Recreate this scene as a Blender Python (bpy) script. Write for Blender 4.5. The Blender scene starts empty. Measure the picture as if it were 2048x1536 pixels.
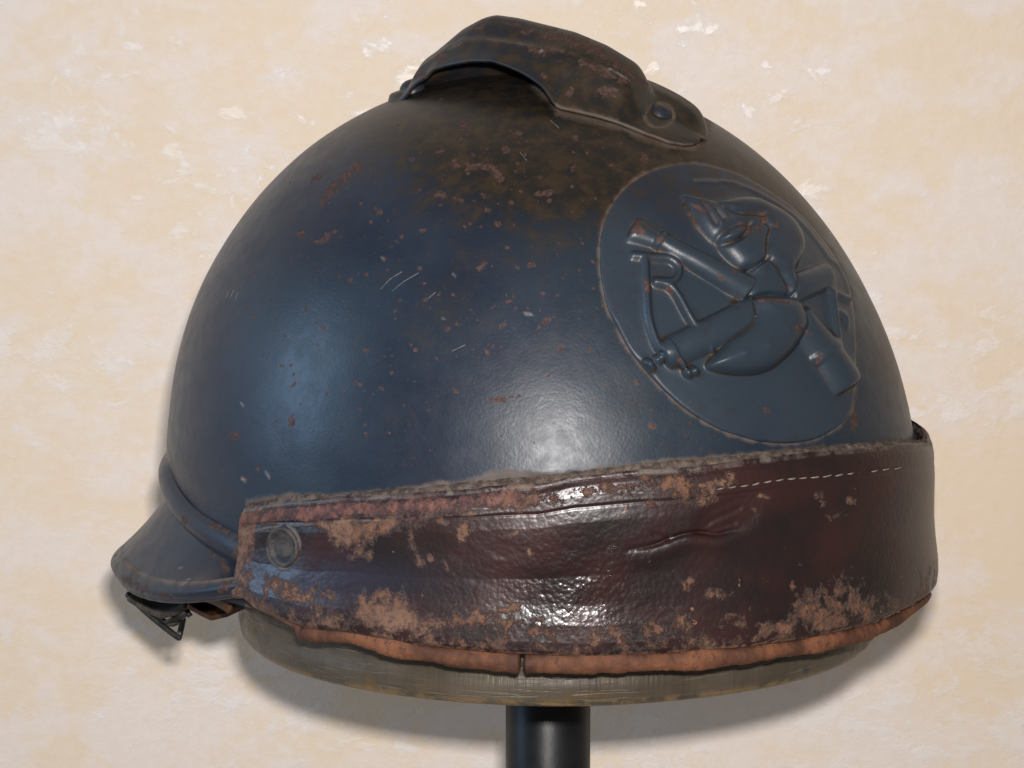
import bpy, math, random
import numpy as np

# ---------------------------------------------------------------- camera, light, exposure
sc = bpy.context.scene
PITCH = math.radians(8.0); FPX = 5500.0; DIST = 0.9
FW = np.array([0, math.cos(PITCH), -math.sin(PITCH)])
UP = np.array([0, math.sin(PITCH), math.cos(PITCH)])
RT = np.array([1.0, 0, 0])
CAM = -DIST*FW - (1083-1024)/FPX*DIST*RT + (890-768)/FPX*DIST*UP
cd = bpy.data.cameras.new('camera'); cam = bpy.data.objects.new('camera', cd)
sc.collection.objects.link(cam); sc.camera = cam
cam.location = CAM; cam.rotation_euler = (math.pi/2-PITCH, 0, 0)
cd.sensor_width = 36; cd.lens = FPX/2048*36; cd.clip_start = 0.01; cd.clip_end = 50

w = bpy.data.worlds.new('World'); sc.world = w; w.use_nodes = True
w.node_tree.nodes['Background'].inputs[0].default_value = (0.32, 0.295, 0.27, 1)
w.node_tree.nodes['Background'].inputs[1].default_value = 0.78

def area(name, loc, target, sx, sy, power, col, spread=180):
    l = bpy.data.lights.new(name, 'AREA'); l.shape = 'RECTANGLE'; l.size = sx; l.size_y = sy
    l.energy = power; l.color = col; l.spread = math.radians(spread)
    o = bpy.data.objects.new(name, l); sc.collection.objects.link(o)
    from mathutils import Vector
    o.location = loc
    o.rotation_euler = (Vector(target)-Vector(loc)).to_track_quat('-Z', 'Y').to_euler()
    return o
FLASH_W = 2.50
FLASH = CAM + 0.013*RT + 0.049*UP + 0.01*FW
area('camera_flash', FLASH, (0.0, 0.1, 0.0), 0.032, 0.020, FLASH_W, (1.0, 0.955, 0.93), 100)
area('window_light', (-1.20, -0.24, 0.34), (0, 0, 0.03), 0.34, 0.55, 5.6, (0.42, 0.68, 1.0))

sc.view_settings.view_transform = 'Standard'
sc.view_settings.look = 'None'
sc.view_settings.exposure = 0.0
sc.view_settings.gamma = 1.0
sc.cycles.use_denoising = True
sc.cycles.max_bounces = 6

# ---------------------------------------------------------------- maths helpers
def proj(P):
    d = P-CAM; q = d@FW
    return 1024+FPX*(d@RT)/q, 768-FPX*(d@UP)/q
def zsolve(x, y, py):
    """height of a point above plan position x, y that the lens sees in row py"""
    k = (768-py)/FPX
    dy = y-CAM[1]
    # dy*UPy + dz*UPz = k*(dy*FWy + dz*FWz)
    dz = dy*(k*FW[1]-UP[1])/(UP[2]-k*FW[2])
    return CAM[2]+dz
def curve(pts):
    a = np.array(pts, float); a = a[np.argsort(a[:, 0])]
    return lambda x: np.interp(x, a[:, 0], a[:, 1])
def sstep(x, a, b):
    t = np.clip((x-a)/(b-a), 0, 1); return t*t*(3-2*t)
def seg_dist(X, Y, pts, closed=False):
    d = np.full(X.shape, 1e9); n = len(pts)
    for i in range(n if closed else n-1):
        ax, ay = pts[i]; bx, by = pts[(i+1) % n]
        ux, uy = bx-ax, by-ay; L = ux*ux+uy*uy+1e-9
        t = np.clip(((X-ax)*ux+(Y-ay)*uy)/L, 0, 1)
        d = np.minimum(d, np.hypot(X-ax-t*ux, Y-ay-t*uy))
    return d
def poly_sd(X, Y, pts):
    ins = np.zeros(X.shape, bool); n = len(pts)
    for i in range(n):
        ax, ay = pts[i]; bx, by = pts[(i+1) % n]
        c = ((ay > Y) != (by > Y)) & (X < (bx-ax)*(Y-ay)/(by-ay+1e-12)+ax)
        ins ^= c
    d = seg_dist(X, Y, pts, True)
    return np.where(ins, -d, d)
def spline(pts, n, closed=True):
    """Catmull-Rom through the points"""
    P = np.array(pts, float); m = len(P); out = []
    segs = m if closed else m-1
    per = max(2, n//segs)
    for i in range(segs):
        g = (lambda k: P[k % m]) if closed else (lambda k: P[min(max(k, 0), m-1)])
        p0, p1, p2, p3 = g(i-1), g(i), g(i+1), g(i+2)
        for t in np.arange(per)/per:
            out.append(0.5*((2*p1)+(-p0+p2)*t+(2*p0-5*p1+4*p2-p3)*t*t+(-p0+3*p1-3*p2+p3)*t**3))
    if not closed: out.append(P[-1])
    return np.array(out)
_rng = np.random.default_rng(7)
def vnoise2(x, y, seed=0):
    """smooth value noise on a lattice"""
    xi = np.floor(x).astype(np.int64); yi = np.floor(y).astype(np.int64)
    fx = x-xi; fy = y-yi; fx = fx*fx*(3-2*fx); fy = fy*fy*(3-2*fy)
    def h(a, b):
        v = (a*374761393 + b*668265263 + seed*974711) & 0xffffffff
        v = ((v ^ (v >> 13))*1274126177) & 0xffffffff
        return ((v ^ (v >> 16)) & 0xffff)/65535.0
    return (h(xi, yi)*(1-fx)+h(xi+1, yi)*fx)*(1-fy)+(h(xi, yi+1)*(1-fx)+h(xi+1, yi+1)*fx)*fy
def fbm(x, y, seed=0, o=4):
    s = 0; a = .5
    for k in range(o):
        s = s+a*vnoise2(x*2**k, y*2**k, seed+k*17); a *= .5
    return s/(1-.5**o)

# ---------------------------------------------------------------- the dome's mathematics
SR, SH, SA, SB, SZ, C0, C1, C2 = 0.11675, 0.13127, 0.94472, 1.02089, -0.01069, -0.0007, -0.06945, 0.37173
EL = 1.06; AZF = math.radians(60)
FA = np.array([math.sin(AZF), -math.cos(AZF)]); PA = np.array([math.cos(AZF), math.sin(AZF)])
def cxz(z):
    z = np.maximum(z, SZ); return C0+C1*z+C2*z*z
def rhoz(z):
    s = np.clip((z-SZ)/SH, 0, 1)**(1/SB)
    return SR*np.maximum(1-s*s, 0)**(SA/2) + np.maximum(SZ-z, 0)*0.02
def G(P):
    x = P[..., 0]-cxz(P[..., 2]); y = P[..., 1]
    u = (x*FA[0]+y*FA[1])/EL; v = x*PA[0]+y*PA[1]
    return np.hypot(u, v)-rhoz(P[..., 2])
def dome_z(x, y):
    z = np.full(np.shape(x), .1)
    for _ in range(25):
        xx = x-cxz(z); u = (xx*FA[0]+y*FA[1])/EL; v = xx*PA[0]+y*PA[1]
        r = np.clip(np.hypot(u, v)/SR, 0, 1)
        s = np.sqrt(np.maximum(1-r**(2/SA), 0)); z = SZ+SH*s**SB
    return z
def dome_n(P):
    e = 1e-5; g = np.zeros(P.shape)
    for k in range(3):
        d = np.zeros(3); d[k] = e
        g[..., k] = (G(P+d)-G(P-d))/(2*e)
    return g/np.linalg.norm(g, axis=-1, keepdims=True)
def dome_ray(px, py):
    px = np.asarray(px, float); py = np.asarray(py, float)
    D = FW + ((px-1024)/FPX)[..., None]*RT + ((768-py)/FPX)[..., None]*UP
    lo = np.full(px.shape, .70); hi = np.full(px.shape, np.nan); prev = lo.copy()
    for t in np.linspace(.70, 1.0, 90):
        g = G(CAM+D*t)
        hit = (g < 0) & np.isnan(hi); hi = np.where(hit, t, hi); lo = np.where(hit, prev, lo)
        prev = np.full(px.shape, t)
    hi = np.where(np.isnan(hi), .9, hi)
    for _ in range(24):
        m = (lo+hi)/2; g = G(CAM+D*m[..., None]); lo = np.where(g > 0, m, lo); hi = np.where(g > 0, hi, m)
    return CAM+D*((lo+hi)/2)[..., None]
def ring(az, off, z=-0.02):
    """plan point of the skirt at true azimuth az (0 = toward the viewer, + to the right), pushed outward by off"""
    az = np.asarray(az, float)
    # ellipse parameter from direction
    dx = np.sin(az); dy = -np.cos(az)
    u = (dx*FA[0]+dy*FA[1])/EL; v = dx*PA[0]+dy*PA[1]
    r = rhoz(z)/np.hypot(u, v)
    x = dx*r; y = dy*r
    nu = (x*FA[0]+y*FA[1])/EL**2; nv = x*PA[0]+y*PA[1]; q = np.hypot(nu, nv)
    nx = (nu*FA[0]+nv*PA[0])/q; ny = (nu*FA[1]+nv*PA[1])/q
    return x+nx*off+cxz(z), y+ny*off, nx, ny

# ---------------------------------------------------------------- mesh helpers
COL = sc.collection
def mesh_obj(name, V, Fc, mat, parent=None, attrs=None, smooth=True):
    me = bpy.data.meshes.new(name)
    V = np.asarray(V, np.float32).reshape(-1, 3)
    if isinstance(Fc, np.ndarray):
        nf, k = Fc.shape
        me.vertices.add(len(V)); me.vertices.foreach_set('co', V.ravel())
        me.loops.add(nf*k); me.loops.foreach_set('vertex_index', Fc.astype(np.int32).ravel())
        me.polygons.add(nf); me.polygons.foreach_set('loop_start', np.arange(0, nf*k, k, dtype=np.int32))
        me.update(calc_edges=True); me.validate()
    else:
        me.from_pydata(V.tolist(), [], Fc); me.update()
    me.polygons.foreach_set('use_smooth', np.full(len(me.polygons), smooth))
    for k, a in (attrs or {}).items():
        at = me.attributes.new(k, 'FLOAT', 'POINT')
        at.data.foreach_set('value', np.asarray(a, np.float32).ravel())
    if mat: me.materials.append(mat)
    o = bpy.data.objects.new(name, me); COL.objects.link(o)
    if parent is not None:
        o.parent = parent
        if parent.type == 'EMPTY': o.location = -parent.location
    return o
def grid_faces(n, m, wrap_n=False, wrap_m=False):
    i = np.arange(n if wrap_n else n-1); j = np.arange(m if wrap_m else m-1)
    I, J = np.meshgrid(i, j, indexing='ij'); I2 = (I+1) % n; J2 = (J+1) % m
    return np.stack([I*m+J, I2*m+J, I2*m+J2, I*m+J2], -1).reshape(-1, 4)
def tube(pts, rad, n=14, caps=True):
    P = np.asarray(pts, float); m = len(P); r = np.broadcast_to(np.asarray(rad, float), (m,))
    T = np.gradient(P, axis=0); T /= np.linalg.norm(T, axis=1, keepdims=True)
    ref = np.array([0, 0, 1.0]) if abs(T[0, 2]) < .9 else np.array([1.0, 0, 0])
    V = []
    for k in range(m):
        a = np.cross(T[k], ref); a /= np.linalg.norm(a); b = np.cross(a, T[k])
        th = np.arange(n)/n*2*math.pi
        V.append(P[k]+r[k]*(np.cos(th)[:, None]*a+np.sin(th)[:, None]*b))
    V = np.concatenate(V); F = grid_faces(m, n, False, True).tolist()
    if caps:
        F.append(list(range(n))); F.append(list(range((m-1)*n, m*n))[::-1])
    return V, F
def lathe(profile, c=(0, 0, 0), n=96):
    p = np.array(profile, float); th = np.arange(n)/n*2*math.pi
    V = np.stack([np.outer(p[:, 0], np.cos(th))+c[0], np.outer(p[:, 0], np.sin(th))+c[1],
                  np.repeat(p[:, 1][:, None], n, 1)+c[2]], -1)
    return V.reshape(-1, 3), grid_faces(len(p), n, False, True)
def empty(name, loc, label, cat):
    o = bpy.data.objects.new(name, None); COL.objects.link(o); o.location = loc
    o.empty_display_size = .02
    o['label'] = label; o['category'] = cat
    return o

# ---------------------------------------------------------------- material helpers
class NT:
    def __init__(s, name):
        s.m = bpy.data.materials.new(name); s.m.use_nodes = True; s.t = s.m.node_tree
        s.b = s.t.nodes['Principled BSDF']
        s.pos = s.t.nodes.new('ShaderNodeTexCoord').outputs['Object']
    def put(s, sock, v):
        if hasattr(v, 'links') or isinstance(v, bpy.types.NodeSocket): s.t.links.new(v, sock)
        elif isinstance(v, (tuple, list)) and len(v) == 3 and sock.type == 'RGBA': sock.default_value = (*v, 1)
        else: sock.default_value = v
    def noise(s, scale, detail=4, rough=.55, vec=None, dist=0.0):
        n = s.t.nodes.new('ShaderNodeTexNoise'); n.inputs['Scale'].default_value = scale
        n.inputs['Detail'].default_value = detail; n.inputs['Roughness'].default_value = rough
        n.inputs['Distortion'].default_value = dist
        s.t.links.new(vec or s.pos, n.inputs['Vector']); return n.outputs['Fac']
    def voro(s, scale, vec=None, feature='F1', rand=1.0):
        n = s.t.nodes.new('ShaderNodeTexVoronoi'); n.feature = feature; n.inputs['Scale'].default_value = scale
        n.inputs['Randomness'].default_value = rand
        s.t.links.new(vec or s.pos, n.inputs['Vector']); return n.outputs['Distance']
    def mapping(s, scale, rot=(0, 0, 0), vec=None):
        n = s.t.nodes.new('ShaderNodeMapping'); n.inputs['Scale'].default_value = scale; n.inputs['Rotation'].default_value = rot
        s.t.links.new(vec or s.pos, n.inputs['Vector']); return n.outputs[0]
    def math(s, op, a, b=0.0, c=0.0, clamp=False):
        n = s.t.nodes.new('ShaderNodeMath'); n.operation = op; n.use_clamp = clamp
        for k, v in enumerate((a, b, c)): s.put(n.inputs[k], v)
        return n.outputs[0]
    def step(s, v, lo, hi, a=0.0, b=1.0):
        n = s.t.nodes.new('ShaderNodeMapRange'); n.interpolation_type = 'SMOOTHSTEP'
        s.put(n.inputs[0], v)
        for k, x in zip((1, 2, 3, 4), (lo, hi, a, b)): s.put(n.inputs[k], x)
        return n.outputs[0]
    def mix(s, f, a, b):
        n = s.t.nodes.new('ShaderNodeMix'); n.data_type = 'RGBA'
        s.put(n.inputs[0], f); s.put(n.inputs[6], a); s.put(n.inputs[7], b); return n.outputs[2]
    def fmix(s, f, a, b):
        n = s.t.nodes.new('ShaderNodeMix'); n.data_type = 'FLOAT'
        s.put(n.inputs[0], f); s.put(n.inputs[2], a); s.put(n.inputs[3], b); return n.outputs[0]
    def segment(s, a, b, wd):
        a = np.array(a); b = np.array(b); u = b-a; L2 = float(u@u)
        def vm(op, x, y):
            n = s.t.nodes.new('ShaderNodeVectorMath'); n.operation = op
            for k, v in enumerate((x, y)):
                if isinstance(v, np.ndarray): n.inputs[k].default_value = tuple(v)
                else: s.t.links.new(v, n.inputs[k])
            return n
        pa = vm('SUBTRACT', s.pos, a).outputs[0]
        h = s.math('DIVIDE', vm('DOT_PRODUCT', pa, u).outputs['Value'], L2, clamp=True)
        n = s.t.nodes.new('ShaderNodeVectorMath'); n.operation = 'SCALE'; n.inputs[0].default_value = tuple(u); s.t.links.new(h, n.inputs['Scale'])
        d = vm('SUBTRACT', pa, n.outputs[0]); ln_ = s.t.nodes.new('ShaderNodeVectorMath'); ln_.operation = 'LENGTH'; s.t.links.new(d.outputs[0], ln_.inputs[0])
        return s.step(ln_.outputs['Value'], wd*1.15, wd*.55)
    def attr(s, name):
        n = s.t.nodes.new('ShaderNodeAttribute'); n.attribute_name = name; return n.outputs['Fac']
    def bump(s, h, dist, strength=1.0, prev=None):
        n = s.t.nodes.new('ShaderNodeBump'); n.inputs['Distance'].default_value = dist; n.inputs['Strength'].default_value = strength
        s.put(n.inputs['Height'], h)
        if prev is not None: s.t.links.new(prev, n.inputs['Normal'])
        return n.outputs[0]
    def out(s, color, rough, normal=None, metallic=0.0, spec=.5, coat=None):
        s.put(s.b.inputs['Base Color'], color); s.put(s.b.inputs['Roughness'], rough)
        s.put(s.b.inputs['Metallic'], metallic); s.put(s.b.inputs['Specular IOR Level'], spec)
        if normal is not None: s.t.links.new(normal, s.b.inputs['Normal'])
        if coat: s.b.inputs['Coat Weight'].default_value = coat[0]; s.b.inputs['Coat Roughness'].default_value = coat[1]
        return s.m

def mat_paint(name='old_blue_paint', k=1.0, g=0.0):
    sh = lambda c: tuple(v*k*(1-g)+g*k*sum(c)/3 for v in c)
    t = NT(name)
    rust = t.attr('rust'); dust = t.attr('dust'); stain = t.attr('stain'); scr = t.attr('scratch')
    n1 = t.noise(35, 5); n2 = t.noise(180, 5, .6); n3 = t.noise(900, 3, .6); n4 = t.noise(9, 3)
    base = t.mix(t.step(n1, .35, .7), sh((.0068, .0125, .0255)), sh((.0125, .0215, .039)))
    base = t.mix(t.step(n4, .35, .7), base, sh((.010, .020, .031)))
    # brown film of old varnish and grime over the crown
    st = t.math('ADD', stain, t.math('MULTIPLY', t.math('SUBTRACT', n2, .5), .9))
    st = t.math('MULTIPLY', t.step(st, .25, .95), t.step(stain, .02, .25))
    base = t.mix(st, base, t.mix(t.step(n2, .35, .7), (.0095, .0086, .0074), (.033, .0205, .0105)))
    # pepper-fine rust freckles all over
    fr = t.step(t.noise(520, 3, .6), .62, .70)
    fr = t.math('MULTIPLY', fr, t.step(t.noise(26, 3), .42, .64, .1, 1.0))
    base = t.mix(t.math('MULTIPLY', fr, .6), base, (.060, .030, .017))
    fp = t.math('MULTIPLY', t.step(t.noise(1150, 2, .5), .66, .74), .5)
    base = t.mix(fp, base, (.045, .040, .038))
    base = t.mix(t.math('MULTIPLY', t.step(t.noise(70, 6, .7), .54, .74), .45), base, (.020, .016, .013))
    # traced rust patches
    rs = t.math('ADD', rust, t.math('MULTIPLY', t.math('SUBTRACT', t.step(t.noise(330, 5, .7, dist=.4), .30, .70), .5), .85))
    rm = t.math('MULTIPLY', t.step(rs, .45, .70), t.step(rust, .03, .2))
    rm = t.math('MULTIPLY', rm, t.step(t.noise(700, 3, .6), .25, .55, .45, .95))
    rc = t.mix(t.step(n3, .35, .7), (.034, .016, .013), (.088, .045, .034))
    base = t.mix(rm, base, rc)
    # dust and dried glue in the joints
    dm = t.math('MULTIPLY', dust, t.step(t.math('ADD', t.noise(260, 4, .65), t.math('MULTIPLY', dust, .25)), .40, .70))
    base = t.mix(t.math('MULTIPLY', dm, .8), base, t.mix(t.step(n2, .4, .65), (.17, .125, .095), (.115, .075, .048)))
    base = t.mix(t.math('MULTIPLY', scr, t.step(n3, .35, .6, .25, .8)), base, (.26, .24, .23))
    for a_, b_, wd in SCRATCH_LINES:
        sm_ = t.segment(a_, b_, wd)
        base = t.mix(t.math('MULTIPLY', sm_, t.step(n3, .3, .6, .35, .9)), base, (.19, .18, .175))
    rough = t.fmix(rm, t.fmix(st, t.step(n2, .3, .75, .36, .45), .43), .78)
    rough = t.fmix(dm, rough, .85)
    peel = t.noise(1100, 2, .5)
    nb = t.bump(peel, .00010, .42)
    nb = t.bump(n2, .0004, .22, nb)
    nb = t.bump(rm, .00025, -.8, nb)
    return t.out(base, rough, nb, spec=.38)

def mat_leather():
    t = NT('worn_oxblood_leather')
    worn = t.attr('worn'); red = t.attr('red'); gdust = t.attr('dust'); gl = t.attr('gloss'); blue = t.attr('blue')
    n1 = t.noise(55, 4); n2 = t.noise(240, 5, .65); n3 = t.noise(900, 3, .6)
    base = t.mix(t.step(n1, .3, .7), (.0052, .0019, .0021), (.024, .0050, .0048))
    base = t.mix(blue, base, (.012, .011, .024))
    wn = t.step(t.noise(165, 9, .78, dist=.25), .30, .70)
    wm0 = t.math('ADD', worn, t.math('MULTIPLY', t.math('SUBTRACT', wn, .5), .95))
    wm = t.math('MULTIPLY', t.step(wm0, .44, .74), t.step(worn, .04, .2))
    wm = t.math('MULTIPLY', wm, t.step(t.noise(620, 4, .7), .32, .55, .25, 1.0))
    wc = t.mix(t.step(n2, .35, .68), (.070, .028, .014), (.185, .080, .041))
    wc = t.mix(t.step(n3, .45, .7), wc, (.125, .062, .040))
    wc = t.mix(t.step(n1, .45, .7), wc, (.165, .088, .052))
    wc = t.mix(t.math('MULTIPLY', t.step(t.noise(95, 5, .7), .5, .68), .6), wc, (.055, .024, .015))
    base = t.mix(wm, base, wc)
    rm = t.step(t.math('ADD', t.math('MULTIPLY', red, .85), t.math('MULTIPLY', t.math('SUBTRACT', t.step(t.noise(420, 6, .75), .3, .7), .5), .9)), .38, .85)
    base = t.mix(rm, base, t.mix(t.step(n2, .4, .62), (.045, .010, .008), (.150, .055, .036)))
    # small random flecks where the finish is chipped
    fl = t.math('MULTIPLY', t.step(t.noise(300, 3, .5), .69, .73), t.step(t.noise(30, 2), .5, .6))
    base = t.mix(t.math('MULTIPLY', fl, .8), base, (.22, .11, .06))
    dm = t.math('MULTIPLY', gdust, t.step(n2, .38, .62))
    base = t.mix(dm, base, (.16, .13, .115))
    mat = t.math('MAXIMUM', wm, t.math('MAXIMUM', dm, t.math('MULTIPLY', rm, .6)))
    rough = t.fmix(mat, t.step(gl, 0.0, 1.6, .38, .13), .78)
    # pebbled grain: rounded cells with creases
    v1 = t.voro(760, feature='SMOOTH_F1'); v2 = t.voro(1500, feature='SMOOTH_F1')
    gr = t.math('ADD', t.math('MULTIPLY', t.math('POWER', v1, 1.6), -1.0), t.math('MULTIPLY', v2, -.35))
    nb = t.bump(gr, .00026, .29)
    nb = t.bump(t.noise(80, 3), .0010, .08, nb)
    nb = t.bump(wm, .0004, -.7, nb)
    nb = t.bump(t.math('MULTIPLY', mat, t.noise(1300, 4, .7)), .0005, .8, nb)
    return t.out(base, rough, nb, spec=.62)

def mat_simple(name, c1, c2, scale, rough, bump=.0003, spec=.4, detail=5, metallic=0.0, c3=None):
    t = NT(name); n = t.noise(scale, detail, .62); n2 = t.noise(scale*6, 4, .65)
    col = t.mix(t.step(n, .35, .68), c1, c2)
    if c3: col = t.mix(t.step(n2, .52, .68), col, c3)
    nb = t.bump(n2, bump, .7)
    return t.out(col, t.step(n, .3, .7, rough*.9, min(1, rough*1.1)), nb, spec=spec, metallic=metallic)

def mat_wood():
    t = NT('painted_wood')
    n = t.noise(28, 4); n2 = t.noise(140, 5, .65)
    col = t.mix(t.step(n, .35, .7), (.050, .038, .026), (.092, .075, .054))
    col = t.mix(t.step(t.noise(60, 3), .55, .75), col, (.10, .066, .030))
    # sanding scratches in a few directions
    s1 = t.noise(1.0, 2, .5, t.mapping((60, 60, 1100), (0, math.radians(35), 0)))
    s2 = t.noise(1.0, 2, .5, t.mapping((900, 400, 40), (0, math.radians(-25), 0)))
    s3 = t.noise(1.0, 2, .5, t.mapping((55, 55, 900), (0, math.radians(-50), 0)))
    area_ = t.step(t.noise(24, 2), .42, .58)
    sm = t.math('ADD', t.math('MULTIPLY', t.step(s1, .56, .66), area_), t.math('MULTIPLY', t.step(s3, .60, .68), t.math('SUBTRACT', 1, area_)), clamp=True)
    col = t.mix(t.math('MULTIPLY', sm, .26), col, (.17, .15, .115))
    col = t.mix(t.math('MULTIPLY', t.step(s2, .60, .70), .22), col, (.05, .042, .028))
    col = t.mix(t.step(t.noise(48, 3, .5), .68, .74), col, (.025, .03, .038))
    ed = t.math('MULTIPLY', t.attr('edge'), t.step(n2, .42, .55))
    col = t.mix(ed, col, (.20, .13, .06))
    nb = t.bump(t.math('SUBTRACT', s2, sm), .0005, .5)
    nb = t.bump(n2, .0006, .35, nb)
    return t.out(col, t.step(n2, .3, .7, .36, .52), nb, spec=.34)

def mat_wall():
    t = NT('sponged_plaster')
    m1 = t.mapping((1, 1, 1.5))
    big = t.noise(6, 3, .5, m1); mid = t.noise(36, 9, .68, m1, .3); fine = t.noise(210, 5, .7)
    cream = t.mix(t.step(fine, .3, .7), (.755, .618, .465), (.765, .645, .512))
    pink = t.mix(t.step(fine, .35, .65), (.75, .655, .583), (.77, .685, .62))
    a = t.step(t.math('ADD', mid, t.math('MULTIPLY', t.math('SUBTRACT', big, .5), .7)), .40, .60)
    col = t.mix(t.math('MULTIPLY', a, .95), cream, pink)
    # pale trowel patches standing a little proud, and gritty crumbs round them
    zone = t.noise(10, 4, .55, m1)
    p = t.math('ADD', t.noise(62, 9, .66, m1, .35), t.math('MULTIPLY', t.math('SUBTRACT', zone, .5), .65))
    pm = t.step(p, .545, .64)
    grit = t.math('MULTIPLY', t.step(t.noise(230, 4, .62), .55, .70), t.step(zone, .47, .60))
    raised = t.math('MAXIMUM', pm, grit)
    col = t.mix(t.math('MULTIPLY', raised, t.step(mid, .3, .7, .34, .72)), col, (.775, .735, .705))
    nb = t.bump(raised, .0005, .26)
    nb = t.bump(fine, .0009, .22, nb)
    nb = t.bump(mid, .0022, .22, nb)
    return t.out(col, t.fmix(raised, .58, .36), nb, spec=.45)

def _sl(x0, y0, x1, y1, wd):
    q = dome_ray(np.array([x0, x1], float), np.array([y0, y1], float)); return q[0].tolist(), q[1].tolist(), wd
SCRATCH_LINES = [_sl(762,578,781,558,.00020), _sl(781,558,803,544,.00017), _sl(784,583,808,563,.00018), _sl(808,563,837,546,.00015), _sl(857,597,871,585,.00018),
                 _sl(1040,305,1053,321,.00016), _sl(1101,241,1118,256,.00014), _sl(905,702,930,690,.00013), _sl(700,580,730,566,.00011), _sl(452,594,457,581,.00020), _sl(461,594,467,580,.00022), _sl(470,599,475,586,.00020)]
PAINT = mat_paint('old_blue_paint', 1.18, .12); LEATHER = mat_leather(); WOOD = mat_wood()
TAN = mat_simple('scuffed_tan_leather', (.060, .024, .014), (.185, .074, .036), 75, .72, .0007, .3, c3=(.075, .032, .022))
FELT = mat_simple('dusty_lining_edge', (.050, .036, .030), (.150, .118, .098), 420, .9, .0005, .2, c3=(.035, .024, .020))
BLACKM = mat_simple('black_lacquer', (.004, .0045, .006), (.008, .0085, .010), 60, .42, .00010, .28)
WIRE = mat_simple('blackened_steel', (.008, .008, .007), (.022, .022, .020), 300, .38, .0001, .5)
THREAD = mat_simple('waxed_thread', (.13, .115, .10), (.27, .245, .22), 900, .8, .0002, .3)
ZINC = mat_simple('dull_zinc', (.022, .022, .026), (.075, .07, .066), 300, .5, .0003, .45, metallic=.2, c3=(.09, .055, .03))
LINER = mat_simple('brown_liner_leather', (.030, .012, .005), (.11, .045, .014), 160, .5, .0003, .4)
WALLM = mat_wall()
BADGEP = mat_paint('badge_blue_grey_with_flash_sheen', 1.65, .28)  # shell paint made greyer; its extra lightness is flash sheen put into the colour

# ---------------------------------------------------------------- setting: the wall behind
WALL_Y = 0.158
nx, nz = 2, 2
wall = mesh_obj('wall', [(-1.6, WALL_Y, -1.1), (1.6, WALL_Y, -1.1), (1.6, WALL_Y, 1.2), (-1.6, WALL_Y, 1.2),
                         (-1.6, WALL_Y+.08, -1.1), (1.6, WALL_Y+.08, -1.1), (1.6, WALL_Y+.08, 1.2), (-1.6, WALL_Y+.08, 1.2)],
                [(0, 1, 2, 3), (5, 4, 7, 6), (4, 0, 3, 7), (1, 5, 6, 2), (3, 2, 6, 7), (4, 5, 1, 0)], WALLM, smooth=False)
wall['kind'] = 'structure'

# ---------------------------------------------------------------- the stand
stand = empty('display_stand', (.0051, 0, -.26), 'grey-green painted round wooden block on a black post, carrying the helmet', 'stand')
DR = .1048; DCX = .0052; DZ0 = -.0612; DZ1 = -.028
pr = [(0, DZ0)] + [(DR*k/8, DZ0) for k in range(1, 8)]
pr += [(DR-.004+.004*math.sin(a), DZ0+.004-.004*math.cos(a)) for a in np.linspace(0, math.pi/2, 7)]
pr += [(DR+.0004*math.sin(k*1.3), DZ0+.004+(DZ1-.003-DZ0-.004)*k/14) for k in range(1, 15)]
pr += [(DR-.003, DZ1), (DR*.5, DZ1), (0, DZ1)]
V, F = lathe(pr, (DCX, 0, 0), 220)
ang = np.arctan2(V[:, 1], V[:, 0]-DCX); rr = np.hypot(V[:, 0]-DCX, V[:, 1])
wob = 1+.004*np.sin(3*ang+1)+.002*np.sin(7*ang)
V[:, 0] = DCX+(V[:, 0]-DCX)*wob; V[:, 1] *= wob
edge = np.where(rr > DR-.006, sstep(V[:, 2], DZ0+.0035, DZ0+.0008), 0)
mesh_obj('wooden_block', V, F, WOOD, stand, {'edge': edge})
PX_ = .0023; PRAD = .01405
pp = [(0, -.26), (PRAD, -.26), (PRAD, -.0752), (PRAD-.0004, -.0748), (PRAD-.0004, -.0744), (PRAD+.0003, -.0740), (PRAD+.0003, -.0609), (0, -.0609)]
V, F = lathe(pp, (PX_, 0, 0), 72); o = mesh_obj('post', V, F, BLACKM, stand)

# ---------------------------------------------------------------- the helmet
helmet = empty('helmet', (0, 0, -.05), 'old dark blue steel helmet with rusty comb, artillery badge and worn leather front band', 'helmet')

# --- traced outlines, in the photograph's pixels, laid onto the dome
BADGE = [(1200,496),(1206,453),(1219,420),(1247,381),(1284,353),(1327,336),(1381,328),(1428,335),(1479,351),(1534,381),
         (1577,410),(1608,439),(1628,461),(1645,482),(1665,509),(1682,541),(1696,572),(1705,615),(1710,686),(1709,750),(1705,800),(1694,834),(1665,860),
         (1627,879),(1577,887),(1518,883),(1479,873),(1440,860),(1385,829),(1338,791),(1292,743),(1258,700),(1233,653),(1215,616),(1202,554)]
CR_LOW = [(787,201),(811,191),(853,164),(869,147),(900,139),(942,131),(985,131),(1019,143),(1045,155),(1071,172),(1085,184),(1102,200),(1119,224),(1176,236),(1234,252),(1292,274),(1336,291),(1381,297)]
CR_TOP = [(816,166),(826,150),(847,137),(883,112),(934,69),(973,48),(994,43),(1036,49),(1080,60),(1148,77),(1210,103),(1259,133),(1283,150),(1300,178),(1316,214),(1326,236)]
LINING_TOP = [(495,1001),(508,998),(579,987),(678,989),(756,980),(840,973),(940,959),(1065,947),(1170,941),(1326,919),(1500,906),(1676,892),(1830,878),(1870,876)]
PAD_TOP = [(495,1020),(534,1010),(623,1003),(700,996),(800,993),(928,984),(1006,977),(1077,974),(1150,958),(1274,945),(1394,939),(1500,925),(1641,906),(1746,899),(1834,889),(1870,888)]
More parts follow.
